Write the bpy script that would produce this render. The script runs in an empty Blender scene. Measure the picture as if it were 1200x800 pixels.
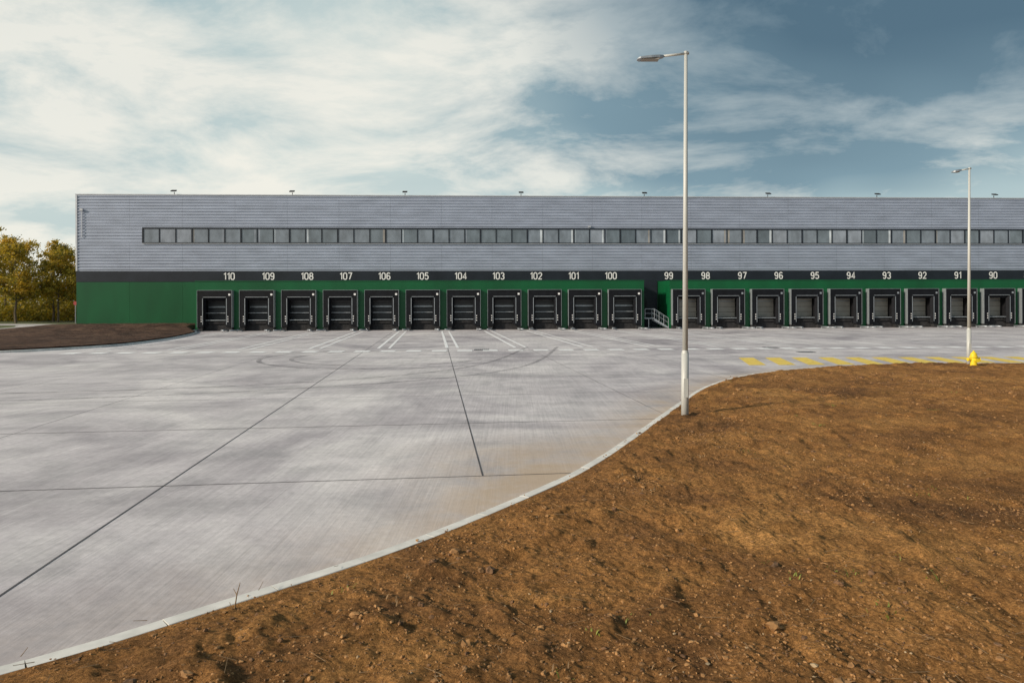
import bpy, bmesh, math, random
import numpy as np
from mathutils import Vector, Matrix, noise
random.seed(7); rng=np.random.default_rng(7)
scene=bpy.context.scene
scene.view_settings.view_transform='Standard'
scene.view_settings.look='None'
scene.view_settings.exposure=0
SUN_DIR=Vector((-0.84,-0.48,0.42)).normalized()   # towards the sun

# ------------------------------------------------------------ materials
def new_mat(name):
    m=bpy.data.materials.new(name); m.use_nodes=True
    nt=m.node_tree; b=nt.nodes['Principled BSDF']
    return m,nt,b
def N(nt,t,**k):
    n=nt.nodes.new(t)
    for a,v in k.items(): setattr(n,a,v)
    return n
def ramp(nt,src,stops):
    r=N(nt,'ShaderNodeValToRGB'); e=r.color_ramp.elements
    while len(e)<len(stops): e.new(0.5)
    for i,(p,c) in enumerate(stops):
        e[i].position=p; e[i].color=(c[0],c[1],c[2],1) if not isinstance(c,float) else (c,c,c,1)
    nt.links.new(src,r.inputs[0]); return r
def mixc(nt,f,a,b,mode='MIX'):
    m=N(nt,'ShaderNodeMix',data_type='RGBA',blend_type=mode)
    for s,v in ((m.inputs[0],f),(m.inputs[6],a),(m.inputs[7],b)):
        if hasattr(v,'links'): nt.links.new(v,s)
        elif isinstance(v,(int,float)): s.default_value=v
        else: s.default_value=(v[0],v[1],v[2],1)
    return m.outputs[2]
def noise_tex(nt,vec,scale,detail=5,rough=.55,dist=0.):
    n=N(nt,'ShaderNodeTexNoise'); n.inputs['Scale'].default_value=scale
    n.inputs['Detail'].default_value=detail; n.inputs['Roughness'].default_value=rough
    n.inputs['Distortion'].default_value=dist
    if vec is not None: nt.links.new(vec,n.inputs['Vector'])
    return n.outputs['Fac']
def mapping(nt,scale=(1,1,1),rot=(0,0,0),coord='Object'):
    t=N(nt,'ShaderNodeTexCoord'); m=N(nt,'ShaderNodeMapping')
    m.inputs['Scale'].default_value=scale; m.inputs['Rotation'].default_value=rot
    nt.links.new(t.outputs[coord],m.inputs['Vector']); return m.outputs[0]
def simple(name,col,rough=.5,metal=0.,var=.15,scale=3.,stretch=(1,1,1),bump=0.,spec=.5):
    m,nt,b=new_mat(name)
    v=mapping(nt,stretch); f=noise_tex(nt,v,scale,2)
    lo=[c*(1-var) for c in col]; hi=[min(1,c*(1+var)) for c in col]
    r=ramp(nt,f,[(.3,lo),(.7,hi)])
    nt.links.new(r.outputs[0],b.inputs['Base Color'])
    b.inputs['Roughness'].default_value=rough; b.inputs['Metallic'].default_value=metal
    b.inputs['Specular IOR Level'].default_value=spec
    if bump:
        bn=N(nt,'ShaderNodeBump'); bn.inputs['Distance'].default_value=bump
        nt.links.new(f,bn.inputs['Height']); nt.links.new(bn.outputs[0],b.inputs['Normal'])
    return m

M={}
M['clad']=simple('silver_cladding',(.35,.39,.48),.36,.35,.12,.35,(1,1,4))
M['trim']=simple('parapet_trim',(.46,.48,.52),.4,.4,.08)
M['band']=simple('dark_band_cladding',(.016,.021,.030),.45,.1,.2,.5,spec=.3)
M['green']=simple('green_cladding',(.002,.080,.026),.40,.0,.18,.4,(1,1,.3),spec=.35)
M['black']=simple('black_rubber',(.010,.010,.012),.7,0,.3,4,spec=.2)
M['pad']=simple('black_shelter_fabric',(.006,.007,.010),.6,0,.3,2.,spec=.18)
M['galv']=simple('galvanised_steel',(.34,.37,.40),.45,.5,.15,6)
M['dooor_d']=simple('dock_door_dark',(.045,.048,.054),.5,0,.2,1.5)
M['door_l']=simple('dock_door_beige',(.34,.325,.29),.5,0,.15,1.)
M['white']=simple('white_paint',(.80,.80,.80),.5,0,.05,5)
M['roof']=simple('roof_membrane',(.3,.3,.31),.8)
M['pole']=simple('pole_paint',(.47,.48,.46),.45,.0,.07,2.,(1,1,.3))
M['yellow']=simple('yellow_plastic',(.80,.60,.02),.45,0,.1)
M['red']=simple('red_sign',(.28,.02,.02),.5)
M['kerb']=simple('kerb_concrete',(.72,.70,.65),.85,0,.14,4.,bump=.004)
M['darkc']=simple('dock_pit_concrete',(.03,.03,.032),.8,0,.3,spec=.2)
glass=[]
for i,c in enumerate([(.12,.15,.18),(.16,.19,.23),(.22,.25,.30),(.28,.26,.24),(.085,.11,.135),(.50,.55,.60)]):
    m,nt,b=new_mat('window_glass_%d'%i)
    v=mapping(nt,(1,1,.6)); f=noise_tex(nt,v,1.1,3)
    r=ramp(nt,f,[(.35,[x*.75 for x in c]),(.65,[x*1.2 for x in c])])
    nt.links.new(r.outputs[0],b.inputs['Base Color'])
    b.inputs['Roughness'].default_value=.12; b.inputs['IOR'].default_value=1.7
    glass.append(m)

GR=math.radians(6.4)   # slab grid rotation
# concrete
m,nt,b=new_mat('concrete'); M['concrete']=m
v0=mapping(nt)
big=noise_tex(nt,v0,.15,5,.65,.9); med=noise_tex(nt,v0,.7,5,.65,.4); fine=noise_tex(nt,v0,9,4,.68)
vs=mapping(nt,(5,.28,1),(0,0,-GR)); streak=noise_tex(nt,vs,1.,3,.65)
vs2=mapping(nt,(.12,1.1,1),(0,0,-GR)); cross=noise_tex(nt,vs2,.5,4,.6,.5)
vs3=mapping(nt,(26,.4,1),(0,0,-GR+math.radians(30))); broom=noise_tex(nt,vs3,1.,4,.7)
r1=ramp(nt,big,[(.32,(.38,.345,.365)),(.48,(.58,.54,.55)),(.64,(.74,.70,.69))])
c=mixc(nt,.9,r1.outputs[0],ramp(nt,med,[(.3,.74),(.5,1.),(.75,1.14)]).outputs[0],'MULTIPLY')
c=mixc(nt,.45,c,ramp(nt,streak,[(.3,.84),(.5,1.),(.72,1.12)]).outputs[0],'MULTIPLY')
c=mixc(nt,.75,c,ramp(nt,cross,[(.3,.74),(.5,1.),(.7,1.08)]).outputs[0],'MULTIPLY')
c=mixc(nt,.9,c,ramp(nt,broom,[(.28,.80),(.5,1.),(.72,1.14)]).outputs[0],'MULTIPLY')
c=mixc(nt,.7,c,ramp(nt,fine,[(.3,.80),(.7,1.13)]).outputs[0],'MULTIPLY')
at=N(nt,'ShaderNodeAttribute',attribute_name='dust')
dm=N(nt,'ShaderNodeMath',operation='MULTIPLY'); nt.links.new(at.outputs['Fac'],dm.inputs[0])
nt.links.new(ramp(nt,med,[(.3,.2),(.6,1.)]).outputs[0],dm.inputs[1])
c=mixc(nt,dm.outputs[0],c,(.50,.37,.245))
nt.links.new(c,b.inputs['Base Color'])
rr=ramp(nt,med,[(.3,.5),(.7,.72)]); nt.links.new(rr.outputs[0],b.inputs['Roughness'])
ad=N(nt,'ShaderNodeMath',operation='ADD'); nt.links.new(broom,ad.inputs[0]); nt.links.new(fine,ad.inputs[1])
bn=N(nt,'ShaderNodeBump'); bn.inputs['Distance'].default_value=.005; bn.inputs['Strength'].default_value=.6
nt.links.new(ad.outputs[0],bn.inputs['Height']); nt.links.new(bn.outputs[0],b.inputs['Normal'])

def soil(name,dark,mid,light):
    m,nt,b=new_mat(name)
    v=mapping(nt)
    A=noise_tex(nt,v,.4,4,.65,.6); B=noise_tex(nt,v,3.,5,.7); C=noise_tex(nt,v,30,6,.78)
    r=ramp(nt,A,[(.34,dark),(.5,mid),(.68,light)])
    c=mixc(nt,.85,r.outputs[0],ramp(nt,B,[(.3,.55),(.5,1.),(.7,1.3)]).outputs[0],'MULTIPLY')
    c=mixc(nt,.95,c,ramp(nt,C,[(.32,.32),(.5,.98),(.68,1.8)]).outputs[0],'MULTIPLY')
    nt.links.new(c,b.inputs['Base Color']); b.inputs['Roughness'].default_value=.95
    b.inputs['Specular IOR Level'].default_value=.1
    a=N(nt,'ShaderNodeMath',operation='MULTIPLY_ADD'); nt.links.new(B,a.inputs[0]); a.inputs[1].default_value=1.6; nt.links.new(C,a.inputs[2])
    bn=N(nt,'ShaderNodeBump'); bn.inputs['Distance'].default_value=.05; bn.inputs['Strength'].default_value=1.
    nt.links.new(a.outputs[0],bn.inputs['Height']); nt.links.new(bn.outputs[0],b.inputs['Normal'])
    return m
M['soil']=soil('soil',(.19,.095,.040),(.34,.165,.056),(.48,.245,.082))
M['soil2']=soil('soil_bank',(.065,.042,.032),(.11,.067,.048),(.16,.10,.068))
M['clod']=simple('soil_clod',(.30,.158,.060),.95,0,.5,12.,bump=.01)
M['clod2']=simple('soil_clod_dark',(.17,.09,.042),.95,0,.5,12.,bump=.01)
M['stone']=simple('small_stone',(.36,.26,.15),.85,0,.3,10.)
M['grassg']=simple('ground_grass',(.085,.10,.03),.95,0,.5,.15)
M['weed']=simple('weed_leaf',(.17,.19,.03),.7,0,.4,8.)
M['dry']=simple('dry_stem',(.22,.14,.07),.9)
M['asph']=simple('light_asphalt',(.48,.45,.43),.85,0,.15,.4)
M['joint']=simple('joint_sealant',(.085,.080,.085),.8,0,.4,2.)
def worn(name,col,lo=.35,hi=.6,sc=2.5,amin=0.,amax=1.):
    m,nt,b=new_mat(name); v=mapping(nt)
    f=noise_tex(nt,v,sc,3,.7); a=ramp(nt,f,[(lo,amin),(hi,amax)])
    b.inputs['Base Color'].default_value=(*col,1); b.inputs['Roughness'].default_value=.6
    nt.links.new(a.outputs[0],b.inputs['Alpha']); return m
M['wline']=worn('worn_white_marking',(.92,.92,.92),.3,.45,1.5,.8)
M['yline']=worn('worn_yellow_marking',(.88,.64,.12),.28,.5,2.,.6)
M['tyre']=worn('tyre_mark',(.15,.14,.15),.35,.75,1.2,.05,.6)
M['jfaint']=worn('faint_joint',(.12,.115,.12),.3,.7,.8,.35,.85)

class MB:
    def __init__(s): s.v=[];s.f=[];s.m=[]
    def box(s,x0,x1,y0,y1,z0,z1,mi=0):
        b=len(s.v)
        s.v+=[(x0,y0,z0),(x1,y0,z0),(x1,y1,z0),(x0,y1,z0),(x0,y0,z1),(x1,y0,z1),(x1,y1,z1),(x0,y1,z1)]
        for q in ((0,3,2,1),(4,5,6,7),(0,1,5,4),(1,2,6,5),(2,3,7,6),(3,0,4,7)):
            s.f.append(tuple(b+i for i in q)); s.m.append(mi)
    def quad(s,pts,mi=0):
        b=len(s.v); s.v+=[tuple(p) for p in pts]; s.f.append(tuple(range(b,b+len(pts)))); s.m.append(mi)
    def tube(s,p0,p1,r0,r1=None,n=8,mi=0,cap=True):
        r1=r0 if r1 is None else r1
        p0=Vector(p0);p1=Vector(p1);d=(p1-p0).normalized()
        a=d.orthogonal().normalized(); c=d.cross(a); b=len(s.v)
        for p,r in((p0,r0),(p1,r1)):
            for i in range(n):
                t=2*math.pi*i/n; s.v.append(tuple(p+(a*math.cos(t)+c*math.sin(t))*r))
        for i in range(n):
            j=(i+1)%n; s.f.append((b+i,b+j,b+n+j,b+n+i)); s.m.append(mi)
        if cap:
            s.f.append(tuple(b+i for i in range(n))[::-1]); s.m.append(mi)
            s.f.append(tuple(b+n+i for i in range(n))); s.m.append(mi)
    def obj(s,name,mats,parent=None,smooth=False,bevel=0):
        me=bpy.data.meshes.new(name); me.from_pydata(s.v,[],s.f)
        for m in mats: me.materials.append(m)
        me.polygons.foreach_set('material_index',s.m)
        if smooth: me.polygons.foreach_set('use_smooth',[True]*len(s.f))
        me.update(); o=bpy.data.objects.new(name,me); scene.collection.objects.link(o)
        if parent: o.parent=parent
        return o
def empty(name,loc=(0,0,0),rz=0):
    e=bpy.data.objects.new(name,None); e.location=loc; e.rotation_euler=(0,0,rz); e.empty_display_size=1
    scene.collection.objects.link(e); return e
def ribbon(mb,pts,w,z,mi=0):
    P=[Vector((p[0],p[1])) for p in pts]
    L=[]
    for i,p in enumerate(P):
        a=P[max(0,i-1)];c=P[min(len(P)-1,i+1)]; t=(c-a).normalized(); n=Vector((-t.y,t.x))
        L.append((p+n*w/2,p-n*w/2))
    for i in range(len(P)-1):
        a,b_=L[i];c,d=L[i+1]
        mb.quad([(b_.x,b_.y,z),(d.x,d.y,z),(c.x,c.y,z),(a.x,a.y,z)],mi)
def catmull(pts,n=10,closed=False):
    out=[];L=len(pts)
    rngi=range(L) if closed else range(L-1)
    for i in rngi:
        g=lambda k: Vector(pts[k%L]) if closed else Vector(pts[max(0,min(L-1,k))])
        p0,p1,p2,p3=g(i-1),g(i),g(i+1),g(i+2)
        for j in range(n):
            t=j/n
            out.append(.5*((2*p1)+(-p0+p2)*t+(2*p0-5*p1+4*p2-p3)*t*t+(-p0+3*p1-3*p2+p3)*t**3))
    if not closed: out.append(Vector(pts[-1]))
    return out

# ------------------------------------------------------------ warehouse
TH=math.atan(.05)
W=empty('warehouse_building',(0,80,0),TH)
S0,S1=-49.5,125.
H=15.45
mb=MB(); mb.box(S0+.1,S1,.12,70,0,H-.3,0); mb.box(S0+.1,S1,.12,70,H-.298,H-.2,1)
mb.obj('main_volume',[M['band'],M['roof']],W)
def corr(mb,s0,s1,z0,z1,y=0.,pitch=.34,dep=.07):
    n=max(1,round((z1-z0)/pitch)); p=(z1-z0)/n; prof=[]
    for i in range(n):
        z=z0+i*p
        prof+=[(z,0),(z+.34*p,0),(z+.5*p,-dep),(z+.84*p,-dep)]
    prof.append((z1,0)); b=len(mb.v)
    for z,o in prof: mb.v+=[(s0,y+o,z),(s1,y+o,z)]
    for i in range(len(prof)-1):
        mb.f.append((b+2*i,b+2*i+1,b+2*i+3,b+2*i+2)); mb.m.append(0)
mb=MB(); s=S0
while s<S1:
    e=min(S1,s+5.9)
    corr(mb,s,e-.01,11.66,H-.12); corr(mb,s,e-.01,6.68,9.80)
    s=e
corr(mb,S0,-42.15,9.80,11.66)
mb.obj('ribbed_cladding',[M['clad']],W)
mb=MB()
for i in range(20):
    mb.box(S0,S0+.1,.12+i*3.5,.12+i*3.5+3.48,0,H-.14)
mb.obj('end_wall',[M['clad']],W)
mb=MB()
mb.box(S0-.06,S1,-.12,.25,H-.12,H+.0); mb.box(S0-.06,S0+.25,.252,70,H-.12,H+.0)
mb.box(S0-.05,S0+.14,-.10,.11,6.7,H-.125)
mb.obj('parapet',[M['trim']],W)
mb=MB()
mb.box(S0-.02,S1,-.07,.11,5.46,6.66)
mb.obj('dark_band',[M['band']],W)
mb=MB(); s=S0
mb.box(S0-.03,S0+.10,.112,70,0,5.44)
while s<S1:
    e=min(S1,s+5.9); 
    mb.box(s,e-.015,-.05,.11,0,5.44); s=e
mb.obj('green_lower_wall',[M['green']],W)
# windows
mb=MB(); WS=-42.1; pitch=1.83; n=int((S1-WS)/pitch)
mb.box(WS,WS+n*pitch,-.05,.11,9.82,11.64,0)
mb.box(WS-.05,WS+n*pitch,-.16,-.052,11.50,11.645,0); mb.box(WS-.05,WS+n*pitch,-.16,-.052,9.815,9.95,0)
for i in range(n+1):
    x=WS+i*pitch; w=.11 if i%3 else .17
    mb.box(x-w/2,x+w/2,-.13,-.052,9.952,11.498,0)
mb.obj('window_frames',[M['band']],W)
mb=MB()
for i in range(n):
    x=WS+i*pitch
    k=rng.choice([0,1,2,3,4,5],p=[.33,.38,.18,.01,.09,.01])
    mb.quad([(x+.05,-.075,9.953),(x+pitch-.05,-.075,9.953),(x+pitch-.05,-.075,11.497),(x+.05,-.075,11.497)],int(k))
    if rng.random()<.55:
        xx=x+.08+(0 if rng.random()<.5 else pitch-.40); ww=rng.uniform(.12,.26)
        mb.quad([(xx,-.079,9.954),(xx+ww,-.079,9.954),(xx+ww,-.079,11.496),(xx,-.079,11.496)],int(rng.choice([3,5,5,2])))
mb.obj('window_panes',glass,W)
mb=MB(); mb.box(WS-.06,WS+n*pitch,-.2,-.163,9.78,9.84); mb.obj('window_sill',[M['trim']],W)
def arc(cx,cy,rx,ry,a0,a1,n=12): return [(cx+rx*math.cos(math.radians(a0+(a1-a0)*i/n)),cy+ry*math.sin(math.radians(a0+(a1-a0)*i/n))) for i in range(n+1)]
DG={'0':[arc(.28,.70,.22,.23,0,180)+arc(.28,.30,.22,.23,180,360)+[(.50,.70)]],
'1':[[(.12,.74),(.32,.93),(.32,.07)]],
'2':[arc(.28,.70,.21,.23,170,-35)+[(.07,.07),(.52,.07)]],
'3':[arc(.27,.71,.20,.22,160,-90),arc(.27,.28,.22,.22,90,-160)],
'4':[[(.40,.07),(.40,.93),(.06,.30),(.54,.30)]],
'5':[[(.49,.93),(.13,.93),(.09,.54)]+arc(.27,.34,.22,.27,130,-155)],
'6':[arc(.29,.70,.20,.23,30,180)+[(.08,.33)],arc(.29,.31,.21,.24,0,360,20)],
'7':[[(.06,.93),(.51,.93),(.22,.07)]],
'8':[arc(.28,.71,.19,.22,0,360,20),arc(.28,.29,.22,.23,0,360,20)],
'9':[arc(.27,.69,.21,.24,0,360,20),arc(.27,.30,.20,.23,-150,0)+[(.48,.67)]]}
NS=[-32.45+4.415*i for i in range(11)]+[18.63+4.43*i for i in range(22)]
for i,s in enumerate(NS):
    txt=str(110-i); hh=.86; mb=MB()
    adv=[.46 if c=='1' else .64 for c in txt]; x=-sum(adv)/2
    for c,a_ in zip(txt,adv):
        for k,st_ in enumerate(DG[c]):
            P=[Vector((s+(x+(p[0] if c!='1' else p[0]-.03))*hh,5.64+p[1]*hh)) for p in st_]
            lw=.118
            L=[]
            for q,p in enumerate(P):
                d1=(P[q]-P[q-1]).normalized() if q>0 else (P[1]-P[0]).normalized()
                d2=(P[q+1]-P[q]).normalized() if q<len(P)-1 else d1
                nrm=(Vector((-d1.y,d1.x))+Vector((-d2.y,d2.x)))
                nrm=nrm.normalized(); sc_=1/max(.55,nrm.dot(Vector((-d1.y,d1.x))))
                L.append((p+nrm*lw/2*sc_,p-nrm*lw/2*sc_))
            yy=-.085-.003*k
            for q in range(len(P)-1):
                a,b_=L[q];c2,d=L[q+1]
                mb.quad([(b_.x,yy,b_.y),(d.x,yy,d.y),(c2.x,yy,c2.y),(a.x,yy,a.y)])
        x+=a_
    mb.obj('dock_number',[M['white']],W)
SH=[-32.05+4.42*i for i in range(11)]+[19.28+4.45*i for i in range(22)]
D=-5.0
def dock_block(b0,b1,docks,name):
    mb=MB(); top=5.36
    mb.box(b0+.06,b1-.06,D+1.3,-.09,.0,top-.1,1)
    mb.box(b0,b1,D-.0,-.088,top-.098,top,0)
    mb.box(b0,b0+.058,D,-.088,0,top-.1,0); mb.box(b1-.058,b1,D,-.088,0,top-.1,0)
    edges=[b0+.06]
    for s in docks: edges+= [s-1.82,s+1.82]
    edges.append(b1-.06)
    for i in range(0,len(edges),2):
        mb.box(edges[i],edges[i+1],D,D+1.29,0,top-.1,0)
    for s in docks:
        mb.box(s-1.818,s+1.818,D+.002,D+1.29,4.36,top-.1,0)
    mb.box(b0-.02,b1+.02,D-.05,D-.002,top-.05,top+.03,0)
    mb.obj(name,[M['green'],M['darkc'],M['galv']],W)
dock_block(-34.3,14.42,SH[:11],'dock_extension')
dock_block(17.30,S1-2,SH[11:],'dock_extension_right')
def dock(s,left):
    mb=MB()
    f=D-.6; R=D+.95
    mb.box(s-1.80,s-1.18,f,D+.0,.45,4.34,0); mb.box(s+1.18,s+1.80,f,D+.0,.45,4.34,0)
    mb.box(s-1.178,s+1.178,f+.003,D,3.62,4.337,0)
    mb.box(s-1.83,s-1.803,f-.03,D-.002,.4,4.37,1); mb.box(s+1.803,s+1.83,f-.03,D-.002,.4,4.37,1)
    mb.box(s-1.80,s+1.80,f-.03,D-.002,4.343,4.37,1)
    mb.quad([(s-1.21,f-.01,.5),(s-1.02,f+.35,.5),(s-1.02,f+.35,3.6),(s-1.21,f-.01,3.6)],0)
    mb.quad([(s+1.21,f-.01,.5),(s+1.02,f+.35,.5),(s+1.02,f+.35,3.6),(s+1.21,f-.01,3.6)],0)
    mb.quad([(s-1.2,f-.006,3.66),(s+1.2,f-.006,3.66),(s+1.15,f+.3,3.3),(s-1.15,f+.3,3.3)],0)
    for sg in (-1,1):
        x=s+sg*1.25; mb.box(x-.03,x+.03,f-.012,f-.001,.7,3.5,1)
        for k in range(3): mb.box(x-.05+sg*.14,x+.05+sg*.14,f-.014,f-.001,1.0+k*.25,1.1+k*.25,2)
    mb.box(s-1.2,s+1.2,f-.013,f-.002,3.60,3.65,1)
    mb.box(s+1.45,s+1.66,f-.02,f-.001,3.8,4.0,2 if left else 1)
    for k in range(5):
        z=1.25+k*.58; mb.box(s-1.3,s+1.3,R,R+.05,z,z+.55,3)
    if left:
        mb.box(s-1.2,s+1.2,R-.03,R-.002,2.50,2.66,1)
        mb.box(s-1.25,s+1.25,D+.15,D+.5,1.9,1.96,1)
    else:
        mb.box(s-1.2,s+1.2,R-.03,R-.002,2.98,3.06,1)
    mb.box(s-1.8,s+1.8,R+.051,R+.3,1.2,4.3,4)
    mb.box(s-1.8,s-1.32,D+.003,R,1.22,4.3,4); mb.box(s+1.32,s+1.8,D+.003,R,1.22,4.3,4)
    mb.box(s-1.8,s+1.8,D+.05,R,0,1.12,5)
    mb.box(s-1.1,s+1.1,D-.28,R,1.125,1.2,1)
    for x in (-1.0,1.0):
        mb.box(s+x-.13,s+x+.13,D-.25,D+.048,.62,1.12,4)
    mb.box(s-.85,s+.85,D-.12,D+.048,.78,.98,5)
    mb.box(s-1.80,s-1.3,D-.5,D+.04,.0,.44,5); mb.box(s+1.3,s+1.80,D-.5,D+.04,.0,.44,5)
    mb.obj('dock_shelter',[M['pad'],M['galv'],M['white'],M['dooor_d'] if left else M['door_l'],M['black'],M['darkc']],W)
for i,s in enumerate(SH): dock(s,i<11)
mb=MB()
mb.box(14.5,17.2,-.14,-.052,0,5.43,0)
mb.box(14.9,15.9,-.18,-.142,1.3,3.4,1)
mb.box(14.5,15.6,-4.9,-.2,1.1,1.2,2)
for k in range(6):
    mb.box(15.6+k*.27,15.9+k*.27,-4.85,-3.85,1.0-k*.18,1.05-k*.18,2)
for y in (-4.88,-3.82):
    mb.quad([(15.6,y,1.15),(15.6,y,.9),(17.2,y,-.0),(17.2,y,.2)],2)
    mb.tube((15.6,y,2.2),(17.2,y,1.15),.035,mi=2); mb.tube((15.6,y,1.7),(17.2,y,.65),.025,mi=2)
    for k in range(4):
        x=15.6+k*.53; mb.tube((x,y,1.1-k*.34),(x,y,2.2-k*.35),.03,mi=2)
mb.tube((14.55,-4.88,2.2),(15.6,-4.88,2.2),.035,mi=2); mb.tube((14.55,-4.88,1.7),(15.6,-4.88,1.7),.025,mi=2)
mb.tube((14.55,-4.88,1.2),(14.55,-4.88,2.2),.03,mi=2)
mb.tube((15.0,-4.7,0),(15.0,-4.7,1.1),.05,mi=2)
mb.obj('access_stairs',[M['band'],M['darkc'],M['galv']],W)
for s in [-38.6,-25.3,-12.4,1.1,15.7,30.6,44.0,58.6,72,86]:
    mb=MB(); mb.tube((s,-.05,H),(s,-.05,H+.25),.04,mi=0)
    c=Vector((s,-.2,H+.33)); 
    vs=[(-.27,-.22,-.08),(.27,-.22,-.08),(.27,.2,.06),(-.27,.2,.06),(-.27,-.24,.02),(.27,-.24,.02),(.27,.18,.18),(-.27,.18,.18)]
    b0=len(mb.v); mb.v+=[tuple(c+Vector(q)) for q in vs]
    for q in ((0,3,2,1),(4,5,6,7),(0,1,5,4),(1,2,6,5),(2,3,7,6),(3,0,4,7)): mb.f.append(tuple(b0+i for i in q)); mb.m.append(0)
    mb.obj('roof_floodlight',[M['darkc']],W)
mb=MB(); mb.tube((S0+.7,-.16,10.5),(S0+.7,-.16,13.6),.04,mi=0); mb.box(S0+.5,S0+.85,-.3,-.1,13.5,13.75,0)
mb.box(9,9.3,-.3,-.08,11.75,11.95,0)
mb.obj('wall_pipe',[M['trim']],W)

G=empty('wheel_guide_rails',(0,80,0),TH)
mb=MB()
for s in SH:
    for x in (-1.45,1.45):
        y0=D-.9; mb.tube((s+x,y0,.16),(s+x,y0-1.7,.16),.075,n=10); 
        sg=1 if x>0 else -1
        mb.tube((s+x,y0-1.7,.16),(s+x+sg*.45,y0-2.3,.16),.075,n=10)
        for yy in (y0-.1,y0-1.5): mb.tube((s+x,yy,0),(s+x,yy,.16),.05)
        mb.box(s+x-.13,s+x+.13,y0-.25,y0+.05,0.005,.03)
mb.obj('guide_tubes',[M['galv']],G,True)

# ------------------------------------------------------------ curves of kerbs
isl=[(-3.76,5.27),(-2.74,6.25),(-1.43,7.61),(-.23,9.2),(1.13,11.29),(2.45,14.0),(4.6,18.7),(6.45,22.5),(8.9,25.9),(11.6,28.1),(14.9,29.7),(19.0,30.6),
     (24,30.6),(31,28.5),(42,25),(60,14),(62,-5),(40,-22),(10,-26),(-12,-18),(-15,-6),(-9.5,1.3),(-5.8,3.8)]
ISL=catmull(isl,14,True)
bank=[(-34,39.6),(-31,41.2),(-29.2,43.3),(-27.6,47),(-27.6,51.5),(-28.6,58),(-31.5,68),(-34.6,73.8),(-34.7,77.9),(-49.7,77.2),(-52,73),(-56,66),(-62,56),(-65,44),(-57,35),(-44,35)]
BNK=catmull(bank,6,True)
mb=MB(); mb.quad([(-1500,-1500,0),(1500,-1500,0),(1500,1500,0),(-1500,1500,0)]); mb.obj('ground',[M['grassg']])
cs=.8; xs=np.arange(-70,150+cs,cs); ys=np.arange(-40,80.8,cs)
XX,YY=np.meshgrid(xs,ys); V=np.stack([XX.ravel(),YY.ravel(),np.full(XX.size,.004)],1)
nx,ny=len(xs),len(ys); idx=np.arange(nx*ny).reshape(ny,nx)
F=np.stack([idx[:-1,:-1],idx[:-1,1:],idx[1:,1:],idx[1:,:-1]],-1).reshape(-1,4)
cx=V[F].mean(1); keep=~((cx[:,0]<-48)&(cx[:,1]>52)); F=F[keep]
me=bpy.data.meshes.new('concrete_yard'); me.from_pydata(V.tolist(),[],F.tolist()); me.materials.append(M['concrete'])
K=np.array([[p.x,p.y] for p in ISL])
dist=np.full(len(V),99.); near=(V[:,0]>-30)&(V[:,0]<70)&(V[:,1]<45)
dist[near]=np.sqrt(((V[near][:,None,:2]-K[None])**2).sum(2)).min(1)
dust=np.exp(-(dist/1.3)**2)*.8
dust+=.75*np.exp(-(((V[:,0]-.2)/1.7)**2+((V[:,1]-12.0)/2.3)**2))
dust=np.clip(dust*np.clip((V[:,1]-3)/8,.25,1),0,.85)
a=me.attributes.new('dust','FLOAT','POINT'); a.data.foreach_set('value',dust.astype(np.float32))
o=bpy.data.objects.new('concrete_yard',me); scene.collection.objects.link(o)

g=Vector((-math.sin(GR),math.cos(GR))); h=Vector((math.cos(GR),math.sin(GR)))
mb=MB()
base=Vector((-.50,11.45))
def wob(p0,p1,w,mi=0):
    L=(p1-p0).length; n=max(2,int(L/1.5)); pts=[]
    for i in range(n+1):
        p=p0.lerp(p1,i/n); pts.append(p)
    ribbon(mb,pts,w,.008,mi)
for k in range(-9,14):
    if k==0: wob(base,base+g*60,.028); continue
    a0=base+h*5.1*k
    wob(a0-g*(30 if k<0 else 0),a0+g*58,.022 if k!=-1 else .026,0 if k==-1 else 1)
for k in range(0,11):
    q=base+g*5.05*k
    wob(q-h*50,q+h*(1.6 if k==0 else 60),.024 if k<2 else .034,0 if k<2 else 1)
mb.obj('slab_joint',[M['joint'],M['jfaint']])
mb=MB()
for (c0,r,a0,a1) in [((-6.5,37.0),5.2,60,340),((-6.5,37.0),6.8,110,310)]:
    ribbon(mb,[(c0[0]+r*math.cos(math.radians(t)),c0[1]+r*math.sin(math.radians(t))) for t in np.linspace(a0,a1,50)],.25,.013)
for p in ([(-30,22),(-20,20),(-8,23),(0,30),(3,45)],[(-30,24),(-20,22),(-9,24.5),(-2,31),(1,45)]):
    ribbon(mb,[(q.x,q.y) for q in catmull(p,12)],.2,.0155)
mb.obj('tyre_marks',[M['tyre']])
mb=MB()
ct,st=math.cos(TH),math.sin(TH)
def wl(s,y): return Vector((s*ct-y*st,80+s*st+y*ct))
gl=[]
for i in range(len(SH)+1):
    if i<11: gl.append(SH[i]-2.21)
    if i==11: gl+= [SH[10]+2.21,SH[11]-2.22]
    if i>11 and i<=len(SH)-1: gl.append(SH[i]-2.22)
dv=Vector((.115,-1)).normalized()
for j,s in enumerate(gl):
    p=wl(s,D-3.6); ribbon(mb,[p+dv*(27.*k/10) for k in range(11)],.2,.012)
    if j<12:
        p=wl(s+.7,D-3.6); ribbon(mb,[p+dv*(27.*k/10) for k in range(11)],.17,.012)
for k in range(46):
    p=wl(-28.5+1.55*k,D-33.2); ribbon(mb,[p,p+Vector((.9,.045))],1.2,.0145)
mb.obj('bay_marking',[M['wline']])
mb=MB()
for k in range(14):
    x=10.9+1.38*k; sl=.9
    y0=31.4+ .02*k; y1=35.6
    mb.quad([(x,y0,.012),(x+.78,y0,.012),(x+.78+sl,y1,.012),(x+sl,y1,.012)])
mb.obj('yellow_crossing_marking',[M['yline']])
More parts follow.
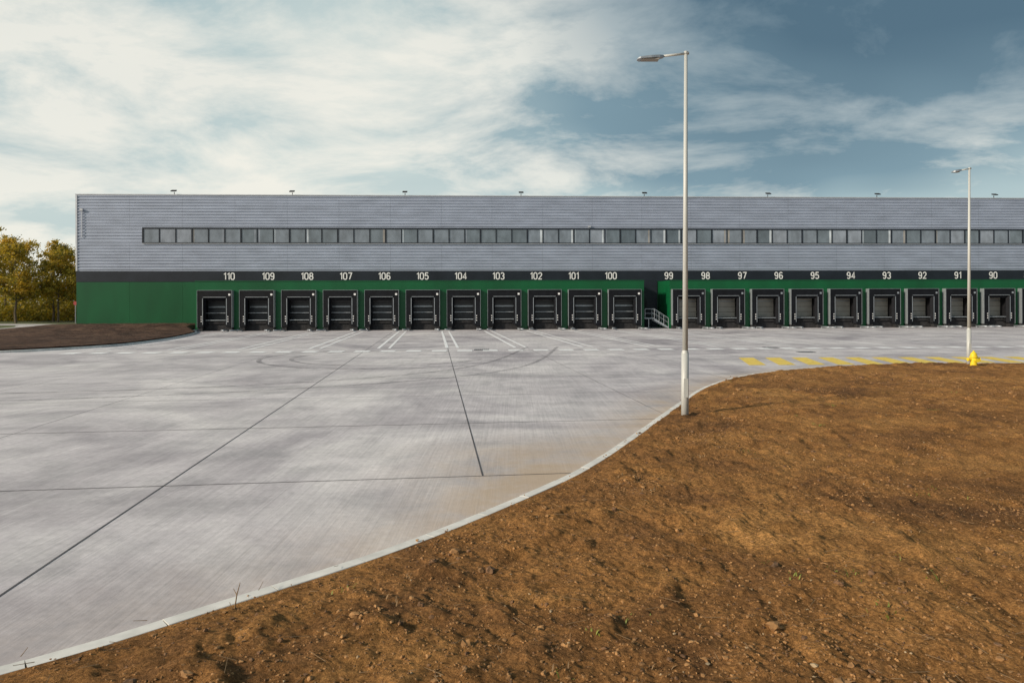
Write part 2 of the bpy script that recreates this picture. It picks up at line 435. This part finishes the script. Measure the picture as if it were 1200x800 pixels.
for (x,y) in [(17.0,39.5),(16.5,43.5),(-1.9,42.5)]:
    mb=MB(); mb.box(x-.45,x+.45,y-.35,y+.35,.006,.022)
    for k in range(7): mb.box(x-.38+k*.115,x-.33+k*.115,y-.28,y+.28,.0225,.027,1)
    mb.obj('drain_cover',[M['darkc'],M['galv']])

def kerb(name,curve,w,z,closed=True,z0=0.0,seg=1.0):
    pts=curve+[curve[0]] if closed else curve
    cum=[0]
    for i in range(1,len(pts)): cum.append(cum[-1]+(pts[i]-pts[i-1]).length)
    def at(d):
        for i in range(1,len(cum)):
            if cum[i]>=d:
                t=(d-cum[i-1])/(cum[i]-cum[i-1]+1e-9); return pts[i-1].lerp(pts[i],t)
        return pts[-1].copy()
    mb=MB(); d=0
    while d<cum[-1]-.1:
        e=min(cum[-1],d+seg)-.010; dz=random.uniform(-.004,.004)
        sub=[at(d+(e-d)*k/2) for k in range(3)]
        t=(sub[2]-sub[0]).normalized(); n=Vector((-t.y,t.x)); off=random.uniform(-.005,.005)
        b=len(mb.v)
        for p in sub:
            for (o_,zz) in ((-w/2,z0),(-w/2,z-.012),(-w/2+.012,z),(w/2-.012,z),(w/2,z-.012),(w/2,z0)):
                q=p+n*(o_+off); mb.v.append((q.x,q.y,zz+(dz if zz>z0 else 0)))
        for k in range(2):
            for j in range(5):
                a=b+k*6+j; mb.f.append((a,a+1,a+7,a+6)); mb.m.append(0)
        mb.f.append(tuple(b+j for j in range(6))); mb.m.append(0)
        mb.f.append(tuple(b+12+j for j in range(6))[::-1]); mb.m.append(0)
        d+=seg
    return mb.obj(name,[M['kerb']])
kerb('kerb',ISL,.17,.135)
kerb('kerb',BNK[:8*6+1],.2,.13,closed=False)

# ------------------------------------------------------------ dirt meshes
def fbm(x,y,s,o=4):
    return noise.fractal(Vector((x*s,y*s,3.7)),1.,2.1,o)
def radial(name,C,curve,nr,nth_spec,hfun,mat,inset=.06,pw=1.):
    C=Vector(C)
    ang=[(math.atan2(p.y-C.y,p.x-C.x),(p-C).length) for p in curve]
    ang.sort(); A=np.array([a for a,_ in ang]);R=np.array([r for _,r in ang])
    A=np.concatenate([[A[-1]-2*math.pi],A,[A[0]+2*math.pi]]);R=np.concatenate([[R[-1]],R,[R[0]]])
    th=[]
    for a0,a1,n in nth_spec: th+=list(np.linspace(math.radians(a0),math.radians(a1),n,endpoint=False))
    th=np.array(th); tw=(th+math.pi)%(2*math.pi)-math.pi
    Rt=np.interp(tw,A,R)-inset
    t=(np.linspace(0,1,nr+1)[1:])**pw
    n=len(th); V=np.zeros((nr*n+1,3)); V[0]=(C.x,C.y,hfun(C.x,C.y,1))
    X=C.x+np.outer(t,Rt*np.cos(th)); Y=C.y+np.outer(t,Rt*np.sin(th))
    Z=np.zeros_like(X)
    for i in range(nr):
        ed=(1-t[i])
        for j in range(n): Z[i,j]=hfun(X[i,j],Y[i,j],ed*Rt[j])
    V[1:,0]=X.ravel();V[1:,1]=Y.ravel();V[1:,2]=Z.ravel()
    idx=1+np.arange(nr*n).reshape(nr,n); nxt=np.roll(idx,-1,1)
    F=np.stack([idx[:-1],idx[1:],nxt[1:],nxt[:-1]],-1).reshape(-1,4).tolist()
    F+=[(0,int(idx[0,j]),int(nxt[0,j])) for j in range(n)]
    me=bpy.data.meshes.new(name); me.from_pydata(V.tolist(),[],F); me.materials.append(mat)
    me.polygons.foreach_set('use_smooth',[True]*len(me.polygons)); me.update()
    o=bpy.data.objects.new(name,me); scene.collection.objects.link(o); return o
def h_isl(x,y,e):
    k=min(1.,e/.9)
    f1=noise.noise(Vector((x*.22,y*.22,1.)))*.11
    r_=abs(noise.noise(Vector((x*.9+3,y*.55,4.))))
    f2=fbm(x,y,1.2,3)*.040+ .035*max(0,.12-r_)/.12*-.7
    cl=max(0,noise.noise(Vector((x*3.1,y*3.1,9.)))-.12)*.10
    f3=noise.noise(Vector((x*6,y*6,7.)))*.016+noise.noise(Vector((x*14,y*14,2.)))*.020
    return .128+.012*min(1,e*5)+k*(.05+f1+f2+cl)+min(1,e/.2)*f3
radial('dirt_island',(4,4),ISL,370,[(5,178,1100),(178,365,130)],h_isl,M['soil'],.075)
def h_bank(x,y,e):
    k=min(1.,e/6.)
    wall=max(0,min(1,(y-66)/9))
    return .12+k*.28+ (.55*wall if e>.2 else .1)+k*fbm(x,y,.5,3)*.12+fbm(x,y,2.,2)*.02
radial('dirt_bank',(-44,60),BNK,90,[(-180,180,320)],h_bank,M['soil2'],.1)

ISLp=[(p.x,p.y) for p in ISL]
def inside(x,y):
    c=False; P=ISLp
    j=len(P)-1
    for i in range(len(P)):
        if (P[i][1]>y)!=(P[j][1]>y) and x<(P[j][0]-P[i][0])*(y-P[i][1])/(P[j][1]-P[i][1])+P[i][0]: c=not c
        j=i
    return c
bm=bmesh.new(); bmesh.ops.create_icosphere(bm,subdivisions=1,radius=1); ico=np.array([v.co[:] for v in bm.verts]); icf=np.array([[v.index for v in f.verts] for f in bm.faces]); bm.free()
bm=bmesh.new(); bmesh.ops.create_icosphere(bm,subdivisions=2,radius=1); ico2=np.array([v.co[:] for v in bm.verts]); icf2=np.array([[v.index for v in f.verts] for f in bm.faces]); bm.free()
VV=[];FF=[];MI=[];off=0
cnt=0; tries=0
clusters=[(random.uniform(-3,16),random.uniform(4.5,26)) for _ in range(110)]
while cnt<22000 and tries<99000:
    tries+=1
    if random.random()<.35:
        c=random.choice(clusters); x=random.gauss(c[0],.4);y=random.gauss(c[1],.4)
    else:
        y=4.2+26*random.random()**2.0; x=random.uniform(-.85,.85)*y+random.uniform(0,1)
    if not inside(x,y): continue
    dd=min((x-p[0])**2+(y-p[1])**2 for p in ISLp[::3])
    if dd<.03: continue
    big=random.random()
    r=.004+.009*random.random() if big<.93 else (.012+.014*random.random() if big<.995 else .026+.022*random.random())
    r*= (1+max(0,y-9)*.03)
    I,Fc=(ico2,icf2) if r>.03 else (ico,icf)
    sc=np.array([random.uniform(.7,1.4),random.uniform(.7,1.4),random.uniform(.5,.9)])*r
    v=I*(1+.22*rng.standard_normal((len(I),1)))*sc
    a=random.random()*6.28; ca,sa=math.cos(a),math.sin(a)
    v=v@np.array([[ca,sa,0],[-sa,ca,0],[0,0,1]])
    v+=np.array([x,y,h_isl(x,y,math.sqrt(dd))+r*.1])
    VV.append(v);FF.append(Fc+off);off+=len(I)
    MI+= [random.choices([0,1,2],[.78,.20,.02])[0] if r<.02 else random.choice([0,0,1])]*len(Fc); cnt+=1
me=bpy.data.meshes.new('soil_clods'); me.from_pydata(np.concatenate(VV).tolist(),[],np.concatenate(FF).tolist())
for k in ('clod','clod2','stone'): me.materials.append(M[k])
me.polygons.foreach_set('material_index',MI); me.update()
o=bpy.data.objects.new('soil_clods',me); scene.collection.objects.link(o)

def tuft(mb,x,y,n,hh,mi=0,sp=.06):
    z=h_isl(x,y,2)
    for _ in range(n):
        a=random.random()*6.28; l=hh*random.uniform(.5,1.1); bx=x+random.gauss(0,sp);by=y+random.gauss(0,sp)
        w=.004+.003*random.random(); t=Vector((math.cos(a),math.sin(a),0)); s_=Vector((-t.y,t.x,0))*w
        b0=Vector((bx,by,z-.01)); b1=b0+t*l*.35+Vector((0,0,l*.6)); b2=b0+t*l*.8+Vector((0,0,l*.8))
        mb.quad([b0-s_,b0+s_,b1+s_,b1-s_],mi); mb.quad([b1-s_,b1+s_,b2],mi)
mb=MB()
for (x,y) in [(4.3,12.5),(4.0,6.5),(8.2,17.6),(6.7,15),(10.5,17),(3.2,5.9),(9.8,12.5)]:
    tuft(mb,x,y,14,.07,0,.08)
for _ in range(60):
    y=5+20*random.random()**1.5; x=random.uniform(-.3,.75)*y
    if inside(x,y): tuft(mb,x,y,random.randint(3,9),.06,random.choice([0,1,1]),.06)
mb.obj('weeds',[M['weed'],M['dry']])
mb=MB()
for _ in range(300):
    y=4.6+14*random.random()**1.6; x=random.uniform(-.8,.8)*y
    if not inside(x,y): continue
    a=random.random()*6.28; l=random.uniform(.05,.2); z=h_isl(x,y,2)+.015
    p=Vector((x,y,z)); q=p+Vector((math.cos(a)*l,math.sin(a)*l,random.uniform(0,.04)))
    mb.tube(p,q,.003,.002,n=4)
mb.obj('twigs',[M['dry']])
mb=MB()
p=Vector((-2.52,6.16,.1)); q=p+Vector((.02,.02,.17)); r_=q+Vector((.03,0,.11))
mb.tube(p,q,.007,.005,n=5); mb.tube(q,r_,.005,.003,n=5); mb.tube(q,q+Vector((-.04,.02,.05)),.004,.002,n=4)
mb.tube(p,p+Vector((-.05,.03,.1)),.004,.002,n=4)
mb.obj('dry_plant_stem',[M['dry']])

# ------------------------------------------------------------ street lamps
def lamp(x,y,z,H,arm,lean):
    e=empty('street_lamp',(x,y,z)); e.rotation_euler=(0,lean,0)
    mb=MB()
    mb.tube((0,0,-.1),(0,0,1.55),.088,.086,n=24); mb.tube((0,0,1.55),(0,0,1.62),.086,.066,n=24,cap=False)
    mb.tube((0,0,1.62),(0,0,H-.05),.066,.040,n=24)
    mb.tube((0,0,H-.05),(0,0,H+.02),.045,.045,n=16)
    o=mb.obj('pole',[M['pole']],e,False)
    o.data.polygons.foreach_set('use_smooth',[len(f.vertices)==4 for f in o.data.polygons])
    mb=MB(); mb.box(-.05,.05,-.094,-.082,.5,.95,0); mb.obj('service_door',[M['pole']],e)
    mb=MB(); mb.tube((0,0,H-.03),(-arm*.5,0,H-.10),.03,.028,n=12); mb.tube((.07,0,H-.02),(-.02,0,H-.03),.036,n=12)
    mb.obj('arm',[M['pole']],e,True)
    mb=MB(); x0=-arm*.46;x1=-arm
    def ring(x,hw,t,zc): return [(x,-hw,zc-t*.3),(x,hw,zc-t*.3),(x,hw*.9,zc+t*.5),(x,0,zc+t),(x,-hw*.9,zc+t*.5)]
    R_=[ring(x0,.045,.05,H-.115),ring(x0-.10,.10,.07,H-.125),ring((x0+x1)/2,.14,.075,H-.15),ring(x1+.06,.13,.055,H-.17),ring(x1,.07,.02,H-.175)]
    for r in R_: mb.v+=r
    for i in range(len(R_)-1):
        for j in range(5):
            k=(j+1)%5; mb.f.append((i*5+j,i*5+k,i*5+5+k,i*5+5+j)); mb.m.append(0)
    mb.f.append((0,1,2,3,4)); mb.f.append(tuple(20+j for j in (4,3,2,1,0))); mb.m+=[0,0]
    mb.box(x1+.1,x0-.12,-.10,.10,H-.195,H-.172,1)
    mb.obj('luminaire',[M['galv'],M['door_l']],e)
    mb=MB(); 
    mb.tube((0,0,-.02),(0,0,.035),.13,.11,n=20); mb.obj('base_collar',[M['kerb']],e)
lamp(4.15,16.42,.13,8.78,1.17,.006)
lamp(19.8,29.6,.13,8.55,.75,.006)
e=empty('fire_hydrant',(19.4,28.7,.14)); e.scale=(1.15,1.15,1.1)
mb=MB()
prof=[(.17,0),(.17,.05),(.11,.06),(.105,.36),(.14,.37),(.14,.41),(.115,.42),(.105,.50),(.07,.56),(.03,.59),(.03,.63)]
for (r0,z0),(r1,z1) in zip(prof[:-1],prof[1:]):
    mb.tube((0,0,z0),(0,0,z1),r0,r1,n=18,cap=True)
mb.tube((-.2,0,.30),(.2,0,.30),.055,n=12); mb.tube((-.22,0,.30),(-.2,0,.30),.07,n=12); mb.tube((.2,0,.30),(.22,0,.30),.07,n=12)
mb.tube((0,0,.27),(0,-.19,.27),.065,n=12); mb.tube((0,-.19,.27),(0,-.21,.27),.08,n=12)
mb.obj('hydrant_body',[M['yellow']],e)

mb=MB(); ribbon(mb,[(p.x,p.y) for p in catmull([(-80,30),(-70,50),(-61,70),(-59.5,82),(-64,93),(-76,100),(-140,106)],10)],6.0,.02)
mb.obj('road',[M['asph']])
e=empty('traffic_sign',(-66.5,104,0))
mb=MB(); mb.tube((0,0,0),(0,0,3.4),.05); mb.obj('post',[M['galv']],e)
mb=MB(); mb.tube((0,-.06,3.1),(0,-.03,3.1),.30,n=24,mi=0)
mb.obj('disc',[M['red'],M['white']],e)

# ------------------------------------------------------------ trees
def leafmat(i,c):
    m=simple('leaf_%d'%i,c,.6,0,.3,.8); nt=m.node_tree; b=nt.nodes['Principled BSDF']
    tr=N(nt,'ShaderNodeBsdfTranslucent'); tr.inputs['Color'].default_value=(c[0]*1.2,c[1]*1.2,c[2]*.8,1)
    mx=N(nt,'ShaderNodeMixShader'); mx.inputs[0].default_value=.35
    nt.links.new(b.outputs[0],mx.inputs[1]); nt.links.new(tr.outputs[0],mx.inputs[2])
    nt.links.new(mx.outputs[0],nt.nodes['Material Output'].inputs[0]); return m
leafm=[leafmat(i,c) for i,c in enumerate([(.38,.29,.035),(.52,.37,.04),(.21,.19,.028),(.60,.40,.05)])]
bark=simple('bark',(.13,.10,.065),.9,0,.3,3.)
def tree(x,y,h,w,nl=9000,name='tree'):
    e=empty(name,(x,y,0)); mb=MB()
    tips=[]
    top=Vector((random.uniform(-.4,.4),random.uniform(-.4,.4),h*.8)); prev=Vector((0,0,-.1)); r=.016*h
    trunk=[]
    for k in range(1,7):
        t=k/6; p=Vector((top.x*t+random.gauss(0,.12),top.y*t+random.gauss(0,.12),h*.8*t)); r2=.016*h*(1-t*.85)
        mb.tube(prev,p,r,r2,n=7,cap=False); trunk.append((p.copy(),r2)); prev=p;r=r2
    for i in range(22):
        t=random.uniform(.12,1); k=min(5,int(t*6)); p0,rr_=trunk[k]; 
        a=random.random()*6.28; zz=p0.z/h; spread=w*(1-.55*abs(zz-.45)/.55)*random.uniform(.55,1.)
        p1=p0+Vector((math.cos(a)*spread*.5,math.sin(a)*spread*.5,h*.07)); p2=p0+Vector((math.cos(a)*spread,math.sin(a)*spread,h*random.uniform(.08,.2)))
        mb.tube(p0,p1,rr_*.45,rr_*.28,n=5,cap=False); mb.tube(p1,p2,rr_*.28,.012,n=5,cap=False)
        tips+=[(p1,spread*.32),(p2,spread*.38),(p1.lerp(p2,.5),spread*.34)]
        for _ in range(4):
            q=p1.lerp(p2,random.random())+Vector((random.gauss(0,.8),random.gauss(0,.8),random.gauss(.3,.7))); mb.tube(p1.lerp(p2,.5),q,.03,.008,n=4,cap=False); tips.append((q,spread*.22))
    tips.append((Vector((top.x,top.y,h*.93)),w*.22))
    mb.obj('trunk_and_limbs',[bark],e)
    mb=MB(); per=nl//len(tips)
    for (c,s_) in tips:
        base_m=random.choices([0,1,2,3],[.32,.3,.2,.18])[0]
        n=int(per*random.uniform(.5,1.6))
        P=rng.normal(0,1,(n,3))*np.array([s_*.62,s_*.62,s_*.48])+np.array(c)
        for p in P:
            if p[2]<h*.05: continue
            d=Vector(rng.normal(0,1,3)).normalized(); u=d.orthogonal().normalized(); v=d.cross(u); L=random.uniform(.11,.22); p=Vector(p)
            mb.quad([p-u*L,p-v*L*.55,p+u*L,p+v*L*.55],base_m if random.random()<.7 else random.randint(0,3))
    mb.obj('foliage',leafm,e)
for (x,y,h,w) in [(-84,107,14.2,4.2),(-78.5,108,12.9,4.0),(-74.5,112,11.4,3.8),(-88,112,14.3,4.4),(-71.5,115,8.8,3.2),(-80,119,13.2,4.2),(-76.5,124,11.2,4.0),(-98,110,14.5,5),(-76,130,9.8,3.8),(-92,124,14.8,4.6)]:
    tree(x,y,h,w)
mb=MB()
for i in range(26000):
    t=random.random(); x=-110+46*t+random.gauss(0,1.); y=118+random.gauss(0,3)+ (14*t)
    z=abs(random.gauss(0,1.7)) * (1+.5*math.sin(x*.9))
    p=Vector((x,y,z)); d=Vector((random.gauss(0,1),random.gauss(0,1),random.gauss(0,1))).normalized(); u=d.orthogonal().normalized(); v=d.cross(u); L=random.uniform(.15,.32)
    mb.quad([p-u*L,p-v*L*.6,p+u*L,p+v*L*.6],random.choices([0,1,2],[.4,.2,.4])[0])
mb.obj('hedge_undergrowth',leafm)
mb=MB()
for i in range(12000):
    x=random.uniform(-420,-90); y=300+random.gauss(0,8); z=abs(random.gauss(0,5.))*(1+.3*math.sin(x*.08))
    p=Vector((x,y,z)); d=Vector((random.gauss(0,1),random.gauss(0,1),random.gauss(0,1))).normalized(); u=d.orthogonal().normalized(); v=d.cross(u); L=random.uniform(.6,1.3)
    mb.quad([p-u*L,p-v*L*.6,p+u*L,p+v*L*.6],random.choices([0,1,2],[.4,.2,.4])[0])
mb.obj('distant_tree_row',leafm)

# ------------------------------------------------------------ world
w=bpy.data.worlds.new("World"); scene.world=w; w.use_nodes=True; nt=w.node_tree
bg=nt.nodes['Background']
sky=N(nt,'ShaderNodeTexSky',sky_type='NISHITA'); sky.sun_disc=False
sky.sun_elevation=math.asin(SUN_DIR.z); sky.sun_rotation=math.atan2(SUN_DIR.x,SUN_DIR.y)
tc=N(nt,'ShaderNodeTexCoord'); sp=N(nt,'ShaderNodeSeparateXYZ'); nt.links.new(tc.outputs['Generated'],sp.inputs[0])
def mth(op,a,b=None,clamp=False):
    n=N(nt,'ShaderNodeMath',operation=op); n.use_clamp=clamp
    for i,v in enumerate((a,b)):
        if v is None: continue
        if hasattr(v,'links'): nt.links.new(v,n.inputs[i])
        else: n.inputs[i].default_value=v
    return n.outputs[0]
X,Y,Z=sp.outputs
zc=mth('MAXIMUM',Z,0.0); den=mth('ADD',zc,.26)
cb=N(nt,'ShaderNodeCombineXYZ'); nt.links.new(mth('DIVIDE',X,den),cb.inputs[0]); nt.links.new(mth('DIVIDE',Y,den),cb.inputs[1])
mp=N(nt,'ShaderNodeMapping'); mp.inputs['Scale'].default_value=(1.35,1.75,1); mp.inputs['Rotation'].default_value=(0,0,math.radians(20)); mp.inputs['Location'].default_value=(3.1,.9,0)
nt.links.new(cb.outputs[0],mp.inputs[0])
n1=noise_tex(nt,mp.outputs[0],1.35,8,.62,.35)
n2=noise_tex(nt,mp.outputs[0],.5,3,.5,.3)
t=mth('MULTIPLY',mth('SUBTRACT',zc,.05),3.0)
bx=mth('ADD',mth('MULTIPLY',X,1.6),.55)
bx=mth('MINIMUM',bx,1.15)
dk=mth('MULTIPLY',t,mth('MAXIMUM',bx,.28)); dk=mth('ADD',dk,mth('MULTIPLY',mth('SUBTRACT',n2,.47),1.2)); 
dk=mth('MULTIPLY',dk,mth('MINIMUM',mth('MULTIPLY',zc,7.),1.),True)
base=ramp(nt,dk,[(0.,(.64,.72,.69)),(.25,(.42,.54,.56)),(.5,(.20,.31,.37)),(1.,(.085,.155,.21))])
n3=mth('ADD',n1,mth('MULTIPLY',X,-.12))
cl=ramp(nt,n3,[(.43,0.),(.52,.55),(.61,1.)])
ccol=ramp(nt,dk,[(0.,(.90,.88,.79)),(.35,(.78,.79,.73)),(.65,(.40,.47,.49)),(1.,(.20,.28,.33))])
cm=mixc(nt,cl.outputs[0],base.outputs[0],ccol.outputs[0])
sc_=N(nt,'ShaderNodeVectorMath',operation='SCALE'); nt.links.new(cm,sc_.inputs[0]); sc_.inputs['Scale'].default_value=10.3
out=mixc(nt,.93,sky.outputs[0],sc_.outputs[0])
nt.links.new(out,bg.inputs[0]); bg.inputs[1].default_value=.1

sl=bpy.data.lights.new('sun','SUN'); sl.energy=4.2; sl.angle=math.radians(5); sl.color=(1,.87,.71)
so=bpy.data.objects.new('sun',sl); scene.collection.objects.link(so); so.rotation_euler=SUN_DIR.to_track_quat('Z','Y').to_euler(); so.location=(-20,-20,30)

# ------------------------------------------------------------ camera
cd=bpy.data.cameras.new('camera'); cam=bpy.data.objects.new('camera',cd); scene.collection.objects.link(cam)
cd.lens=24; cd.sensor_width=36; cd.shift_y=-.0375; cd.clip_end=5000
cam.location=(0,0,2.9)
cam.rotation_euler=(Matrix.Rotation(math.radians(90),3,'X')@Matrix.Rotation(math.radians(-.2),3,'Z')).to_euler()
scene.camera=cam
